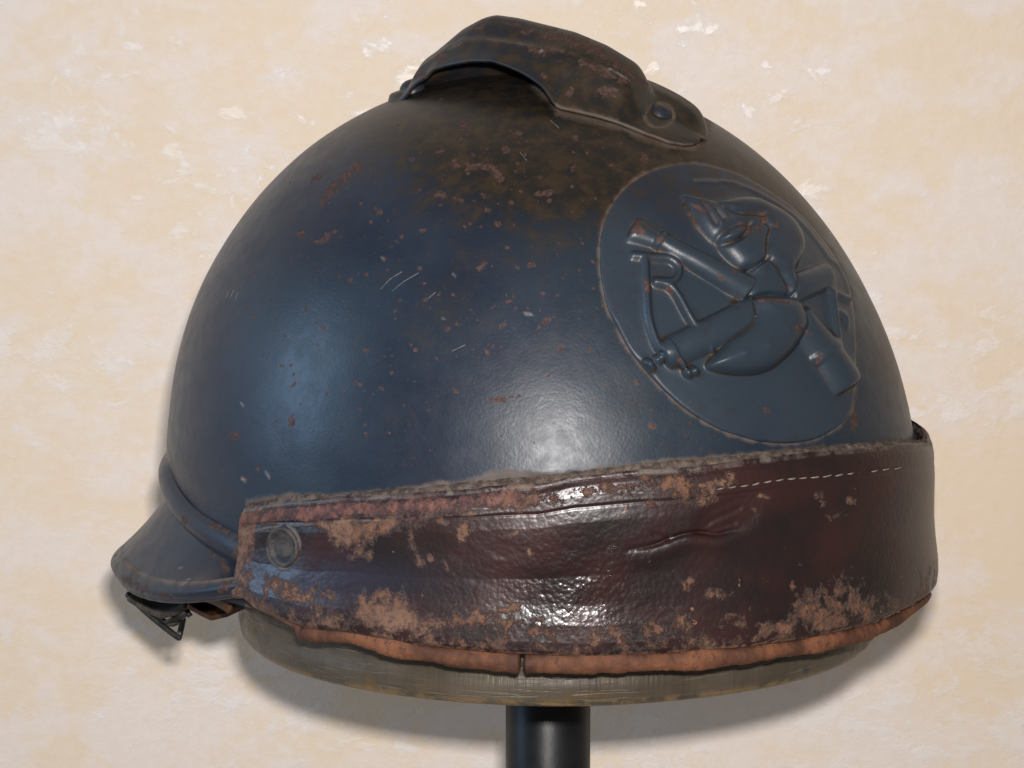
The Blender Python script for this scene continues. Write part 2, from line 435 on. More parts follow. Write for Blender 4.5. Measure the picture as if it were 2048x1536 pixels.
PAD_BOT = [(495,1196),(501,1203),(519,1219),(614,1256),(689,1262),(778,1279),(820,1287),(970,1303),(1170,1313),(1313,1307),(1500,1292),(1605,1277),(1725,1253),(1816,1216),(1850,1196),(1870,1180)]

RUST = [  # (polyline, half width)
 ([(645,405),(660,385),(690,352),(718,330)],10),([(937,332),(970,333),(996,341),(1001,358)],8),([(910,332),(911,333)],9),
 ([(928,255),(930,252)],10),([(1037,268),(1038,268)],8),([(1010,300),(1012,300)],10),([(878,305),(884,300)],6),([(823,319),(826,319)],6),
 ([(1105,385),(1074,388)],6),([(880,390),(882,390)],8),([(880,410),(881,410)],5),([(921,400),(922,400)],6),([(757,423),(760,423)],7),
 ([(600,467),(601,468)],8),([(627,483),(641,485),(668,464)],6),([(1144,336),(1146,336)],6),([(994,446),(995,448)],6),([(844,463),(846,461)],6),
 ([(793,483),(795,483)],6),([(839,536),(840,537)],5),([(894,656),(895,654)],7),([(789,621),(790,621)],5),([(978,799),(1010,800),(1037,793)],5),
 ([(1122,694),(1123,696)],7),([(582,835),(584,847)],7),([(465,874),(474,868)],8),([(709,767),(710,768)],6),([(732,701),(735,698)],6),
 ([(1092,642),(1096,640)],7),([(960,533),(968,531)],7),([(609,622),(611,622)],4),([(625,358),(638,352)],7),([(1302,850),(1303,853)],8),
 ([(1270,766),(1272,768)],7),([(1707,820),(1709,855)],8),([(850,600),(852,601)],5),([(700,560),(703,561)],5),([(1003,655),(1010,640)],4),
 ([(484,959),(489,960)],7),([(516,937),(517,942)],4),([(767,517),(768,518)],4),([(1060,530),(1067,531)],5),([(1085,280),(1087,281)],6),([(1150,275),(1153,277)],7),
 ([(975,420),(978,421)],5),([(1120,745),(1122,746)],5),([(830,700),(832,700)],4),([(1290,310),(1288,322)],6),([(1268,360),(1290,345)],6),([(640,700),(641,701)],4),([(1180,700),(1182,702)],5)]
SCR = [([(1050,627),(1064,629)],3.2),([(907,549),(909,551)],3),([(764,515),(766,519)],2.6),([(532,944),(538,955)],3),([(484,957),(488,961)],3.5),
 ([(482,805),(486,812)],2.4),([(885,636),(890,638)],2.2)]
_r = random.Random(5)
for _ in range(300):
    a_ = _r.random()*6.283; q_ = abs(_r.gauss(0, 1)); c_ = _r.choice([(900,400,260,130),(880,640,190,110),(1020,330,200,100),(1080,600,170,120),(640,700,200,180),(800,800,320,90)])
    x_ = c_[0]+c_[2]*_r.gauss(0, .6); y_ = c_[1]+c_[3]*_r.gauss(0, .6)
    RUST.append(([(x_, y_), (x_+_r.uniform(-2, 4), y_+_r.uniform(-2, 2))], _r.uniform(1.8, 3.6)))

def paint_attrs(P, crown=True):
    X, Y = proj(P)
    rust = np.zeros(len(P)); scr = np.zeros(len(P)); dust = np.zeros(len(P))
    for pl, r in RUST:
        d = seg_dist(X, Y, pl); rust = np.maximum(rust, np.clip(1-d/(1.75*r), 0, 1))
    for pl, r in SCR:
        d = seg_dist(X, Y, pl); rr_ = max(r, 2.3); scr = np.maximum(scr, np.clip(1.1-d/rr_*.8, 0, 1)*min(.8, .10+r*.2))
    # brown film heaviest on the crown toward the badge
    st = sstep(Y, 680, 270)*sstep(X, 520, 1180)*1.1 + .5*sstep(Y, 480, 180)
    st = np.maximum(st, sstep(X, 1690, 1790)*sstep(Y, 860, 700)*.8)
    st += .45*np.exp(-(((X-880)/150)**2+((Y-640)/110)**2))
    return X, Y, rust, scr, dust, np.clip(st, 0, 1)

# --- shell
azs = np.concatenate([np.linspace(-105, 105, 620, endpoint=False), np.linspace(105, 255, 110, endpoint=False)])
azs = np.radians(azs); n_th = 400
th = np.linspace(0, 1, n_th)
zz = np.concatenate([np.linspace(-.037, SZ, 70, endpoint=False), SZ+SH*np.sin(np.linspace(0, math.pi/2, n_th-70))**SB*0.99999])
Zg, Ag = np.meshgrid(zz, azs, indexing='ij')
dx = np.sin(Ag); dy = -np.cos(Ag)
r = rhoz(Zg)/np.hypot((dx*FA[0]+dy*FA[1])/EL, dx*PA[0]+dy*PA[1])
P = np.stack([dx*r+cxz(Zg), dy*r, Zg], -1).reshape(-1, 3)
# hand-pressed sheet: very slight unevenness
nrm = dome_n(P)
P = P+nrm*(0.0005*(fbm(Ag.ravel()*4+9, Zg.ravel()*60+5, 3, 2)-.5))[:, None]*sstep(P[:, 2], .115, .09)[:, None]
X, Y, rust, scr, dust, st = paint_attrs(P)
front = P[:, 1] < .03
db = seg_dist(X, Y, spline(BADGE, 280).tolist(), True)
dust = np.maximum(dust, np.where(front, np.clip(1-db/9, 0, 1)*.75, 0))
dl = Y-curve(LINING_TOP)(X)
dust = np.maximum(dust, np.where(front & (X > 490), np.clip(1+(dl-4)/10, 0, 1)*.8, 0))
dc = seg_dist(X, Y, CR_LOW[9:]+[(1402,289),(1414,255),(1414,238)])
dust = np.maximum(dust, np.where(front, np.clip(1-dc/15, 0, 1)*.85, 0))
dust = np.maximum(dust, .9*np.clip(1-seg_dist(X, Y, [(955,958),(985,948),(1030,946),(1060,950)])/11, 0, 1))
dust = np.maximum(dust, .9*np.clip(1-seg_dist(X, Y, [(850,972),(880,965),(905,967)])/8, 0, 1))
rust = np.maximum(rust, np.where(front, .62*np.clip(1-db/7, 0, 1)*(fbm(X/30, Y/30, 5) > .5), 0))
mesh_obj('shell', P, grid_faces(len(zz), len(azs), False, True)[:, ::-1], PAINT, helmet,
         {'rust': rust, 'scratch': scr, 'dust': dust, 'stain': st})

# --- badge: one pressed sheet, cut along the feet of its raised figures
OUT = spline(BADGE, 35*20); nb_ = len(OUT); nr = 250
cc = np.array([1462., 615.])
rad = np.linspace(0, 1, nr)**.8
GX = cc[0]+(OUT[:, 0]-cc[0])[None]*rad[:, None]; GY = cc[1]+(OUT[:, 1]-cc[1])[None]*rad[:, None]
def pillow(sd, w, H, p=2.0):
    q = np.clip(-sd/w, 0, 1); return H*np.sqrt(np.clip(1-(1-q)**p, 0, 1))
def capsule(a, b, ra, rb, H, flat=None):
    ux, uy = b[0]-a[0], b[1]-a[1]; L = math.hypot(ux, uy); ux /= L; uy /= L
    s = (GX-a[0])*ux+(GY-a[1])*uy; t = -(GX-a[0])*uy+(GY-a[1])*ux
    r = ra+(rb-ra)*np.clip(s/L, 0, 1)
    q = np.sqrt(np.clip(1-(t/r)**2, 0, 1))
    e = sstep(s, -3, 3)*sstep(s, L+3, L-3)
    return H*q*e*(r/ra*.5+.5)
MM = .001
FL = [(1361,397),(1385,404),(1409,411),(1434,411),(1460,405),(1499,405),(1528,418),(1557,435),(1581,457),(1596,490),(1597,511),(1587,535),(1577,552),
      (1581,575),(1568,602),(1497,602),(1489,556),(1472,547),(1450,526),(1422,494),(1400,470),(1385,449),(1371,422)]
BOMB = [(1494,604),(1540,599),(1580,606),(1593,622),(1601,650),(1598,668),(1582,697),(1561,720),(1533,741),(1500,751),(1460,751),(1425,745),(1408,737),(1424,711),(1450,684),(1480,662),(1493,640)]
el = {}
# gun pointing to the upper left, and its breech at the lower right
hA = capsule((1318,489),(1492,586),16,25,2.1*MM)
hA = np.maximum(hA, capsule((1262,462),(1312,487),27,15,2.1*MM))
hA = np.maximum(hA, capsule((1311,482),(1322,492),20,20,2.5*MM))
hA2 = capsule((1586,636),(1642,704),30,30,2.3*MM)
hA2 = np.maximum(hA2, capsule((1636,698),(1650,714),32,32,2.9*MM))
hA2 = np.maximum(hA2, capsule((1645,708),(1690,776),29,33,2.4*MM))
# the other gun
hB = capsule((1337,707),(1512,628),30,38,1.9*MM)
hB = np.maximum(hB, capsule((1322,716),(1345,704),24,32,2.3*MM))
hB2 = capsule((1570,586),(1652,553),30,26,2.1*MM)
bsd = poly_sd(GX, GY, spline(BOMB, 170).tolist()); fsd = poly_sd(GX, GY, spline(FL, 230).tolist())
hBo = pillow(bsd, 46, 3.9*MM)
hBo += np.where(bsd < 0, .25*MM*sum(np.exp(-(((GX-a)/7)**2+((GY-b)/7)**2)) for a, b in [(1468,718),(1512,705),(1545,672)]), 0)
hF = pillow(fsd, 26, 3.0*MM)
def groove(h, pl, w_, d): return h-d*np.exp(-(seg_dist(GX, GY, pl)/w_)**2)*(h > .2*MM)
gv = lambda pts: spline(pts, 60, False).tolist()
hF = groove(hF, gv([(1504,462),(1521,474),(1516,497),(1518,531),(1545,552),(1560,575),(1566,598)]), 4.5, 1.3*MM)
hF = groove(hF, gv([(1473,549),(1495,546),(1516,531)]), 4, 1.3*MM)
hF = groove(hF, gv([(1424,423),(1440,436),(1455,444),(1480,446),(1508,448)]), 5, 1.2*MM)
hF = groove(hF, gv([(1426,496),(1440,500),(1455,498),(1470,488),(1482,468)]), 4.5, 1.3*MM)
hF = groove(hF, gv([(1424,490),(1440,476),(1460,467),(1480,464)]), 6, .8*MM)
hF += np.where(fsd < -4, .9*MM*np.exp(-(seg_dist(GX, GY, gv([(1432,494),(1452,490),(1468,479)]))/6)**2), 0)
for a, b in [((1391,422),(1418,466)),((1411,434),(1431,460)),((1430,432),(1445,457))]:
    hF = groove(hF, [a, b], 3.2, .9*MM)
    hF += np.where(fsd < -2, .5*MM*np.exp(-(seg_dist(GX, GY, [(a[0]+7, a[1]), (b[0]+7, b[1])])/3)**2), 0)
hF = groove(hF, [(1494,602),(1530,596),(1580,604)], 5, 1.8*MM)
hF *= np.where(fsd < 0, 1, 0)
hF = hF*(1-.45*sstep(GY, 540, 560)*sstep(GX, 1575, 1555))
def stroke(pl, w_, H): return H*np.clip(1.0-(seg_dist(GX, GY, pl)/w_)**2, 0, 1)**.8
hR = np.maximum.reduce([stroke(gv([(1287,522),(1290,574),(1294,634),(1304,672),(1314,700)]), 9, 1.25*MM),
                        stroke(gv([(1264,515),(1300,519),(1335,523),(1353,538),(1352,556),(1338,567),(1308,566)]), 8.5, 1.2*MM),
                        stroke(gv([(1308,568),(1334,576),(1353,598),(1374,637),(1399,676),(1416,701)]), 9.5, 1.5*MM)])
hFl = np.maximum.reduce([stroke([(1650,585),(1692,603)], 7, 1.2*MM), stroke(gv([(1655,588),(1661,640),(1666,688)]), 7.5, 1.5*MM),
                         stroke(gv([(1666,622),(1682,634),(1688,650)]), 6, 1.1*MM)])
hBall = np.maximum.reduce([1.9*MM*np.sqrt(np.clip(1-((GX-a)**2+(GY-b)**2)/q**2, 0, 1)) for a, b, q in [(1296,732,11),(1371,749,9),(1385,744,9)]])
hStar = np.maximum(stroke([(1311,723),(1326,712),(1336,694)], 7, 1.7*MM), stroke([(1336,694),(1346,712),(1362,735)], 7, 1.7*MM))
hB = np.maximum(hB, hStar)
names = ['badge', 'cannon', 'cannon', 'grenade', 'flame', 'letter_r', 'letter_f', 'bead']
layers = np.stack([np.full(GX.shape, .06*MM), np.maximum(hB, hB2), np.maximum(hA, hA2), hBo, hF, hR, hFl, hBall])
prio = layers+np.array([0, 0, .15, 1.2, 1.0, .2, .2, .4])[:, None, None]*MM*(layers > .12*MM)
lab = prio.argmax(0); top = np.take_along_axis(layers, lab[None], 0)[0]
# soften steps a little, as pressed sheet steel under paint
def blur(h, k=1):
    for _ in range(k):
        h = h.copy()
        h[1:-1] = (h[:-2]+2*h[1:-1]+h[2:])/4
        h = (np.roll(h, 1, 1)+2*h+np.roll(h, -1, 1))/4
    return h
relief = .74*blur(top*1.4, 5)+.50*blur(blur(top*1.4, 7), 70)
sdb = poly_sd(GX, GY, OUT[::4].tolist())
plate = .75*MM*np.sqrt(np.clip(1-(1-np.clip(-sdb/5, 0, 1))**2, 0, 1))
RIM = gv([(1385,366),(1430,367),(1475,374),(1534,402),(1585,437),(1612,465),(1635,494),(1653,519),(1671,535),(1687,568),(1694,603)])
plate += .35*MM*np.exp(-(seg_dist(GX, GY, RIM)/4)**2)
hh = plate+relief*sstep(-sdb, 0, 8)+.12*MM*(fbm(GX/60, GY/60, 11, 2)-.5)
B0 = dome_ray(GX.ravel(), GY.ravel()); BN = dome_n(B0)
BP = (B0+BN*hh.ravel()[:, None])
# edge ring sinks into the shell
skirt = B0.reshape(nr, nb_, 3)[-1]-BN.reshape(nr, nb_, 3)[-1]*.0006
BP = np.concatenate([BP, skirt])
Xb, Yb, rb, sb, dbt, stb = paint_attrs(BP)
rb[:] = 0
for pl, q in [([(1277,446),(1268,458),(1284,461)],9),([(1320,479),(1321,480)],7),([(1520,598),(1560,602),(1578,606)],4),([(1383,409),(1410,420)],4.5),([(1480,447),(1492,458),(1504,464)],6),
              ([(1523,432),(1526,438)],8),([(1552,450),(1556,453)],8),([(1516,455),(1520,458)],5),([(1294,566),(1293,582)],7),([(1338,578),(1343,586)],6),([(1438,556),(1441,558)],7),
              ([(1603,660),(1620,666)],5),([(1642,707),(1637,722)],5),([(1357,716),(1362,726)],4),([(1470,541),(1474,540)],4),([(1530,820),(1534,822)],6),([(1575,575),(1583,580)],5),([(1595,655),(1602,662)],6),([(1358,527),(1362,530)],4)]:
    rb = np.maximum(rb, np.clip(1-seg_dist(Xb, Yb, pl)/(1.9*q), 0, 1))
lap = blur(relief, 5)-relief
cav = np.clip(lap/(.16*MM), 0, 1)
gy = np.gradient(blur(relief, 2), axis=0)
dust_b = cav*.45*sstep(GY, 700, 430)
dust_b = np.maximum(dust_b, .55*np.clip(1-np.abs(sdb)/3.5, 0, 1)*(.4+.6*sstep(GY, 560, 380)))
dust_b = np.maximum(dust_b, .35*np.exp(-(seg_dist(GX, GY, RIM)/3)**2))
dust_b = np.concatenate([dust_b.ravel(), np.zeros(nb_)])
stb = stb*.55
cv_ = np.concatenate([np.clip(cav*1.2, 0, 1).ravel(), np.zeros(nb_)])
stb = np.clip(np.maximum(stb, cv_*.95), 0, 1)
ridge = np.concatenate([np.clip(-lap/(.30*MM), 0, 1).ravel(), np.zeros(nb_)])
rb = np.maximum(rb, .36*ridge)
Fall = grid_faces(nr, nb_, False, True)
sk = np.stack([np.arange(nb_)+(nr-1)*nb_, (np.arange(nb_)+1) % nb_+(nr-1)*nb_, (np.arange(nb_)+1) % nb_+nr*nb_, np.arange(nb_)+nr*nb_], -1)[:, ::-1]
flab = lab.ravel()[Fall].max(1)
# vertex normals of the whole sheet, so that the cuts stay invisible
vn = np.zeros(BP.shape); FF = np.concatenate([Fall, sk])
fnm = np.cross(BP[FF[:, 2]]-BP[FF[:, 0]], BP[FF[:, 3]]-BP[FF[:, 1]])
for k in range(4): np.add.at(vn, FF[:, k], fnm)
if (vn[:len(BN)]*BN).sum() < 0: vn = -vn; flip = True
else: flip = False
vn /= np.linalg.norm(vn, axis=1, keepdims=True)+1e-20
def sub_sheet(name, faces, parent):
    if flip: faces = faces[:, ::-1]
    ids, inv = np.unique(faces, return_inverse=True); fc = inv.reshape(faces.shape)
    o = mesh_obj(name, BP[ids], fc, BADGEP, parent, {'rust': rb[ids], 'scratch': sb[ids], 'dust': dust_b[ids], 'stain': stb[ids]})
    if len(o.data.vertices) == len(ids): o.data.normals_split_custom_set_from_vertices(vn[ids].tolist())
    return o
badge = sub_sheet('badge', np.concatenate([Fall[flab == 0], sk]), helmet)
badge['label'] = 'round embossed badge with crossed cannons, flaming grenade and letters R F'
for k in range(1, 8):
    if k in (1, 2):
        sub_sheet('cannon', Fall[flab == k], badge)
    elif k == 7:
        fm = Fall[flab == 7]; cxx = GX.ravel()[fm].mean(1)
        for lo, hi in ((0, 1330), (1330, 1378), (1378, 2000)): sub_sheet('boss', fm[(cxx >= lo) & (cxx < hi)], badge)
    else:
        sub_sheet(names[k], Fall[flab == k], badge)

# --- crest (comb): lofted sheet over the crown
RV = dome_ray(np.array([1316.]), np.array([236.]))[0]
CAZ = math.radians(66); ax = np.array([math.sin(CAZ), -math.cos(CAZ)]); ALEN = .0420   # comb direction, half its rivet spacing
ctop = RV[:2]-ax*ALEN
pn = np.array([ax[1], -ax[0]]);  pn = pn if pn[1] < 0 else -pn     # toward the viewer
WC = .0151                                                         # half width
S0, S1 = -ALEN-.0068, ALEN+.0150
low = curve(CR_LOW); topc = curve(CR_TOP)
midc = curve([(816,170),(850,140),(880,119),(900,103),(934,86),(968,83),(1019,89),(1130,107),(1148,116),(1217,145),(1253,166),(1290,195)])
ns, nt = 260, 61
Tg = np.linspace(-1, 1, nt)
prof_t = np.array([0, .10, .24, .42, .52, .66, .85, 1.0])
Sg = np.concatenate([S0+.0068*(1-np.cos(np.linspace(0, math.pi/2, 40))), np.linspace(-ALEN, ALEN, ns-80)[1:-1], S1-.0150*(1-np.cos(np.linspace(math.pi/2, 0, 42)))])
EDGE = np.array([(1106,225),(1119,227),(1176,239),(1234,255),(1292,277),(1336,293),(1365,298),(1385,297),(1400,290),(1410,272),(1414,252),(1412,236)], float)
EP = dome_ray(EDGE[:, 0], EDGE[:, 1])[:, :2]-ctop
ES, ET = EP@ax, EP@pn
kk = int(np.argmax(ES)); S1 = ES[kk]; TT = ET[kk]; ES, ET = ES[:kk+1], ET[:kk+1]
Sg = np.unique(np.concatenate([Sg[Sg < S1-.0012], np.linspace(S1-.0012, S1-.0003, 6)])); ns = len(Sg); 
def end(s): return math.sqrt(max(0, 1-((-s-ALEN)/(-S0-ALEN))**2.3)) if s < -ALEN else 1.0
def near_w(s):
    return max(1e-4, end(s)*float(np.interp(s, np.concatenate([[-ALEN, -.6*ALEN, -.2*ALEN], ES]), np.concatenate([[.009, .0125, .0175], ET]))))
def far_w(s):
    s1 = ALEN*.80; wf = .013+.0055*sstep(s, 0, s1)
    return max(1e-4, end(s)*wf) if s < s1 else -TT+1e-4+(wf+TT)*math.sqrt(max(0, 1-((s-s1)/(S1-s1))**3.2))
CV = np.zeros((ns, nt, 3))
for i, s in enumerate(Sg):
    wn_ = near_w(s); wf_ = far_w(s)
    def pt(t):
        q = ctop+ax*s+pn*(t*wn_ if t > 0 else t*wf_); return q, float(dome_z(q[0], q[1]))
    def hgt(t, cv, lim):
        q, z = pt(t); zq = z
        for _ in range(12):
            px, _y = proj(np.array([q[0], q[1], zq])); zq = float(zsolve(q[0], q[1], cv(px)))
        return min(max(zq-z, 0.0006), lim)
    on = sstep(s, -ALEN*1.0, -ALEN*.86)*sstep(s, ALEN*1.0, ALEN*.80)   # where the comb stands up
    hk = hgt(0, topc, .022)*on+.0011
    hm = min(hgt(.50, midc, .02)*on+.0011, hk)
    he = hgt(1, low, .013)*sstep(s, -ALEN*1.0, -ALEN*.84)*sstep(s, ES[1]+.001, ES[1]-.006)+.0007-.0020*sstep(s, -ALEN*.86, -ALEN*1.02)
    pl_ = float(sstep(s, ALEN*.35, ALEN*.8)*sstep(s, S1+.0005, S1-.006))
    hs = np.where(Tg >= 0, np.interp(Tg, [0, .16, .34, .50, .60, .78, 1.0], [hk, hk*.985+hm*.015, hk*.62+hm*.38, hm, hm*.93+he*.07, hm*.42+he*.58, he]),
                  np.maximum(np.interp(-Tg, [0, .12, .30, .50, .78, 1.0], [hk, hk*.93, hk*.60, hk*.30, hk*.06, -.0016]), pl_*np.interp(-Tg, [0, .2, .45, .75, .92, 1.0], [.0011, .0028, .0046, .0050, .0036, .0012])))
    ker = np.array([1, 4, 6, 4, 1.])/16; hp = np.pad(hs, 2, mode='edge'); hs = np.convolve(hp, ker, 'valid')
    for j, t in enumerate(Tg):
        q, z = pt(t); CV[i, j] = (q[0], q[1], z+hs[j])
# smooth along the length
for _ in range(6):
    hgt_ = CV[..., 2]-dome_z(CV[..., 0], CV[..., 1]); hgt_[1:-1] = (hgt_[:-2]+2*hgt_[1:-1]+hgt_[2:])/4
    CV[..., 2] = dome_z(CV[..., 0], CV[..., 1])+hgt_
cp = CV.reshape(-1, 3)
Xc, Yc, rc_, sc_, dc_, stc = paint_attrs(cp)
rc_[:] = 0; sc_[:] = 0
for pl, q in [([(1090,72),(1130,84),(1165,95),(1200,112)],11),([(1215,120),(1250,145),(1285,175)],8),([(1060,103),(1090,110)],5),([(1160,128),(1210,150),(1245,165)],6),([(1050,70),(1066,66)],5),
              ([(890,110),(880,122)],6),([(960,60),(968,55)],6),([(1010,52),(1040,56)],4),([(830,158),(850,150)],6),([(1140,190),(1145,186)],7),([(1200,185),(1230,190)],9),([(1310,195),(1325,205)],10),([(1085,155),(1090,158)],6)]:
    rc_ = np.maximum(rc_, np.clip(1-seg_dist(Xc, Yc, pl)/(1.9*q), 0, 1))
nearside = np.repeat((Tg > -.2)[None], ns, 0).ravel()
rc_ *= nearside
sc_ = .7*np.clip(1.3-seg_dist(Xc, Yc, [(1218,143),(1235,152),(1252,162)])/1.6, 0, 1)+.8*np.clip(1.2-seg_dist(Xc, Yc, [(1082,107),(1091,105)])/2, 0, 1)
dc_ = np.maximum(.55*np.clip(1-np.abs(seg_dist(Xc, Yc, [(900,103),(934,86),(968,83),(1019,89),(1130,107),(1217,145)]))/5, 0, 1),
                 .8*np.clip(1-np.abs(np.hypot((Xc-1316)/30, (Yc-236)/25)-1)/.22, 0, 1))
dc_ = np.maximum(dc_, .6*np.repeat((np.clip((np.abs(Tg)-.93)/.07, 0, 1))[None], ns, 0).ravel()*(Xc > 1110))
stc = .68+.3*sstep(Xc, 950, 1250)
crest = mesh_obj('crest', cp, grid_faces(ns, nt)[:, ::-1], PAINT, helmet, {'rust': rc_, 'scratch': np.clip(sc_, 0, 1), 'dust': dc_, 'stain': stc})
m = crest.modifiers.new('thick', 'SOLIDIFY'); m.thickness = .0011; m.offset = 1.0
m.use_rim = True
# the two rivets at the comb's ends
for s in (ALEN, -ALEN):
    q = ctop+ax*s; z = float(dome_z(q[0], q[1])); c = np.array([q[0], q[1], z]); nn = dome_n(c[None])[0]
    V, F = lathe([(0, .0033), (.0012, .0032), (.0024, .0027), (.0034, .0018), (.0040, .0008), (.0043, 0), (.0043, -.001)], n=36)
    zx = np.cross(nn, [0, 1, 0]); zx /= np.linalg.norm(zx); zy = np.cross(nn, zx)
    V = c+nn*.0011+V[:, :1]*zx+V[:, 1:2]*zy+V[:, 2:]*nn
    k = len(V); mesh_obj('rivet', V, F, PAINT, crest, {'rust': np.full(k, .12), 'dust': np.full(k, .1), 'stain': np.full(k, .55), 'scratch': np.zeros(k)})

# --- joint bead and neck guard, round the back
bl = curve([(322,955),(325,961),(335,1007),(354,1041),(391,1081),(432,1111),(477,1135),(496,1146),(560,1175)])
bu = curve([(324,905),(330,913),(341,953),(359,988),(391,1023),(437,1049),(496,1081),(560,1108)])
gr_ = curve([(222,1127),(229,1154),(245,1175),(263,1188),(298,1199),(343,1204),(384,1202),(437,1196),(498,1187),(560,1176)])
gf = curve([(230,1095),(239,1114),(253,1135),(277,1151),(311,1164),(359,1172),(397,1170),(437,1164),(493,1154),(560,1140)])
NA = 260
ga = np.radians(np.linspace(-44, -232, NA))
def follow(cv, off, sil):
    """height along the ring that follows a traced line on the near side and its plane behind"""
    x, y, _, _ = ring(ga, off); z = np.full(NA, -.02)
    for _ in range(8):
        px, _y = proj(np.stack([x, y, z], -1)); z = zsolve(x, y, cv(px))
    px, _y = proj(np.stack([x, y, z], -1)); k = int(np.argmin(px))
    i0 = max(k-int(.16*NA), 1)
    sl = (z[k]-z[0])/(y[k]-y[0])
    far = np.arange(NA) > k
    z = np.where(far, z[k]+sl*.12*(y-y[k]), z)
    for _ in range(30): z[1:-1] = (z[:-2]+2*z[1:-1]+z[2:])/4
    return x, y, z
ext = .0045+.0200*np.sin(np.clip((np.degrees(-ga)-44)/188, 0, 1)*math.pi)**.85
xb, yb, zl = follow(bl, .0012, 325); _, _, zu = follow(bu, .0008, 330)
NB = 14; BV = np.zeros((NA, NB, 3))
_, _, bx_, by_ = ring(ga, 0)
for j in range(NB):
    t = j/(NB-1); o = .0002+.0030*math.sin(math.pi*min(1, t*1.02))**.55 - (.0012 if j == NB-1 else 0)
    x, y, _, _ = ring(ga, o); BV[:, j] = np.stack([x, y, zu+(zl-zu)*t], -1)
bp = BV.reshape(-1, 3); Xq, Yq, r1, s1, d1, st1 = paint_attrs(bp)
r1[:] = np.maximum.reduce([np.clip(1-seg_dist(Xq, Yq, [(480,1105),(500,1120)])/30, 0, 1), np.clip(1-seg_dist(Xq, Yq, [(425,1052),(450,1062)])/14, 0, 1), np.clip(1-seg_dist(Xq, Yq, [(370,1035),(372,1042)])/14, 0, 1), np.clip(1-seg_dist(Xq, Yq, [(400,1032),(404,1034)])/12, 0, 1)])
d1[:] = np.maximum(.7*np.tile(np.clip((np.arange(NB)-10)/3, 0, 1), NA), .35*sstep(Xq, 430, 500)*np.tile(np.clip(1-np.arange(NB)/5, 0, 1), NA))
s1[:] = 0; st1[:] = .12
mesh_obj('joint_bead', bp, grid_faces(NA, NB), PAINT, helmet, {'rust': r1, 'scratch': s1, 'dust': d1, 'stain': st1})
_, _, zf = follow(gf, ext*.86, 235); _, _, zr = follow(gr_, ext, 222)
zr = np.minimum(zr, zf-.002)
NG = 40; GV = np.zeros((NA, NG, 3))
for j in range(NG):
    t = j/(NG-1)
    if t < .74:
        q = t/.74; o = -.0006+(ext*.90+.0006)*(.72*q+.28*q*q); z = zl+.0006+(zf-zl)*(q**.92)
    else:
        q = (t-.74)/.26; bulge = .0011*math.sin(math.pi*min(q*1.15, 1))
        o = ext*(.90+.10*math.sin(q*math.pi/2))+bulge-.0012*max(0, q-.8)/.2; z = zf+(zr-zf)*q
    x, y, _, _ = ring(ga, o); GV[:, j] = np.stack([x, y, z], -1)
kf = int(.74*(NG-1))
gp = GV.reshape(-1, 3); Xq, Yq, r2, s2, d2, st2 = paint_attrs(gp)
jj = np.tile(np.arange(NG), NA); r2[:] = 0; s2[:] = 0
r2 = np.maximum(.30*(jj > kf)*sstep(Xq, 420, 250), np.maximum.reduce([np.clip(1-seg_dist(Xq, Yq, pl)/(1.9*q), 0, 1) for pl, q in
      [([(446,1120),(452,1145)],7),([(440,1180),(455,1170)],9),([(425,1110),(430,1113)],5),([(255,1160),(290,1180)],9),([(320,1190),(340,1192)],5)]]))
d2 = np.maximum(.95*np.exp(-((jj-kf)/1.1)**2)*sstep(Xq, 235, 250), .7*(jj < 2))
s2 = np.maximum.reduce([np.clip(1.2-seg_dist(Xq, Yq, pl)/q, 0, 1) for pl, q in [([(356,1182),(372,1160)],2.2),([(358,1143),(362,1134)],1.8),([(372,1166),(378,1158)],2)]])*.7
st2 = .35*sstep(Xq, 360, 260)
guard = mesh_obj('neck_guard', gp, grid_faces(NA, NG), PAINT, helmet, {'rust': r2, 'scratch': s2, 'dust': d2, 'stain': st2})
m = guard.modifiers.new('thick', 'SOLIDIFY'); m.thickness = .0011; m.offset = -1
# rolled rim along the guard's edge
x, y, _, _ = ring(ga, ext-.0016)
pts = np.stack([x, y, zr+.0003], -1)[::2]
V, F = tube(pts, .0011, 10); k = len(V)
mesh_obj('rolled_rim', V, F, PAINT, guard, {'rust': np.full(k, .34), 'dust': np.full(k, .12), 'stain': np.full(k, .3), 'scratch': np.zeros(k)})

# --- leather band over the brow
LN, LM = 900, 230
la = np.radians(np.concatenate([np.linspace(-48.6, 100, 780, endpoint=False), np.linspace(100, 150, 120)]))
ptop = curve(PAD_TOP); pbot = curve(PAD_BOT)
xk, yk, _, _ = ring(la, .0052)
def band_z(cv):
    z = np.full(LN, -.02)
    for _ in range(8):
        px, _y = proj(np.stack([xk, yk, z], -1)); z = zsolve(xk, yk, cv(px))
    px, _y = proj(np.stack([xk, yk, z], -1)); k = int(np.argmax(px)); k2 = k-25
    z[k2:] = z[k2]+(np.arange(LN-k2))*0.0
    for _ in range(4): z[1:-1] = (z[:-2]+2*z[1:-1]+z[2:])/4
    return z, px, k
zt, pxt, ksil = band_z(ptop); zb_, pxb, _ = band_z(pbot)
zb_[ksil-60:] += np.linspace(0, .004, LN-ksil+60)
def off_prof(v, px):
    fl = 1.0-.30*sstep(px, 1500, 1850)
    base = np.interp(v, [0, .015, .05, .10, .15, .165, .18, .25, .40, .55, .70, .82, .92, .97, 1.0],
                     [.0010, .0024, .0034, .0041, .0044, .00415, .0044, .0047, .0047, .0050, .0060, .0070, .0074, .0072, .0060])
    return .003+(base-.003)*fl
v = np.linspace(0, 1, LM)
LV = np.zeros((LN, LM, 3))
for i in range(LN):
    o = off_prof(v, pxt[i])
    z = zt[i]+(zb_[i]-zt[i])*v
    x, y, _, _ = ring(np.full(LM, la[i]), o); LV[i] = np.stack([x, y, z], -1)
lp = LV.reshape(-1, 3)
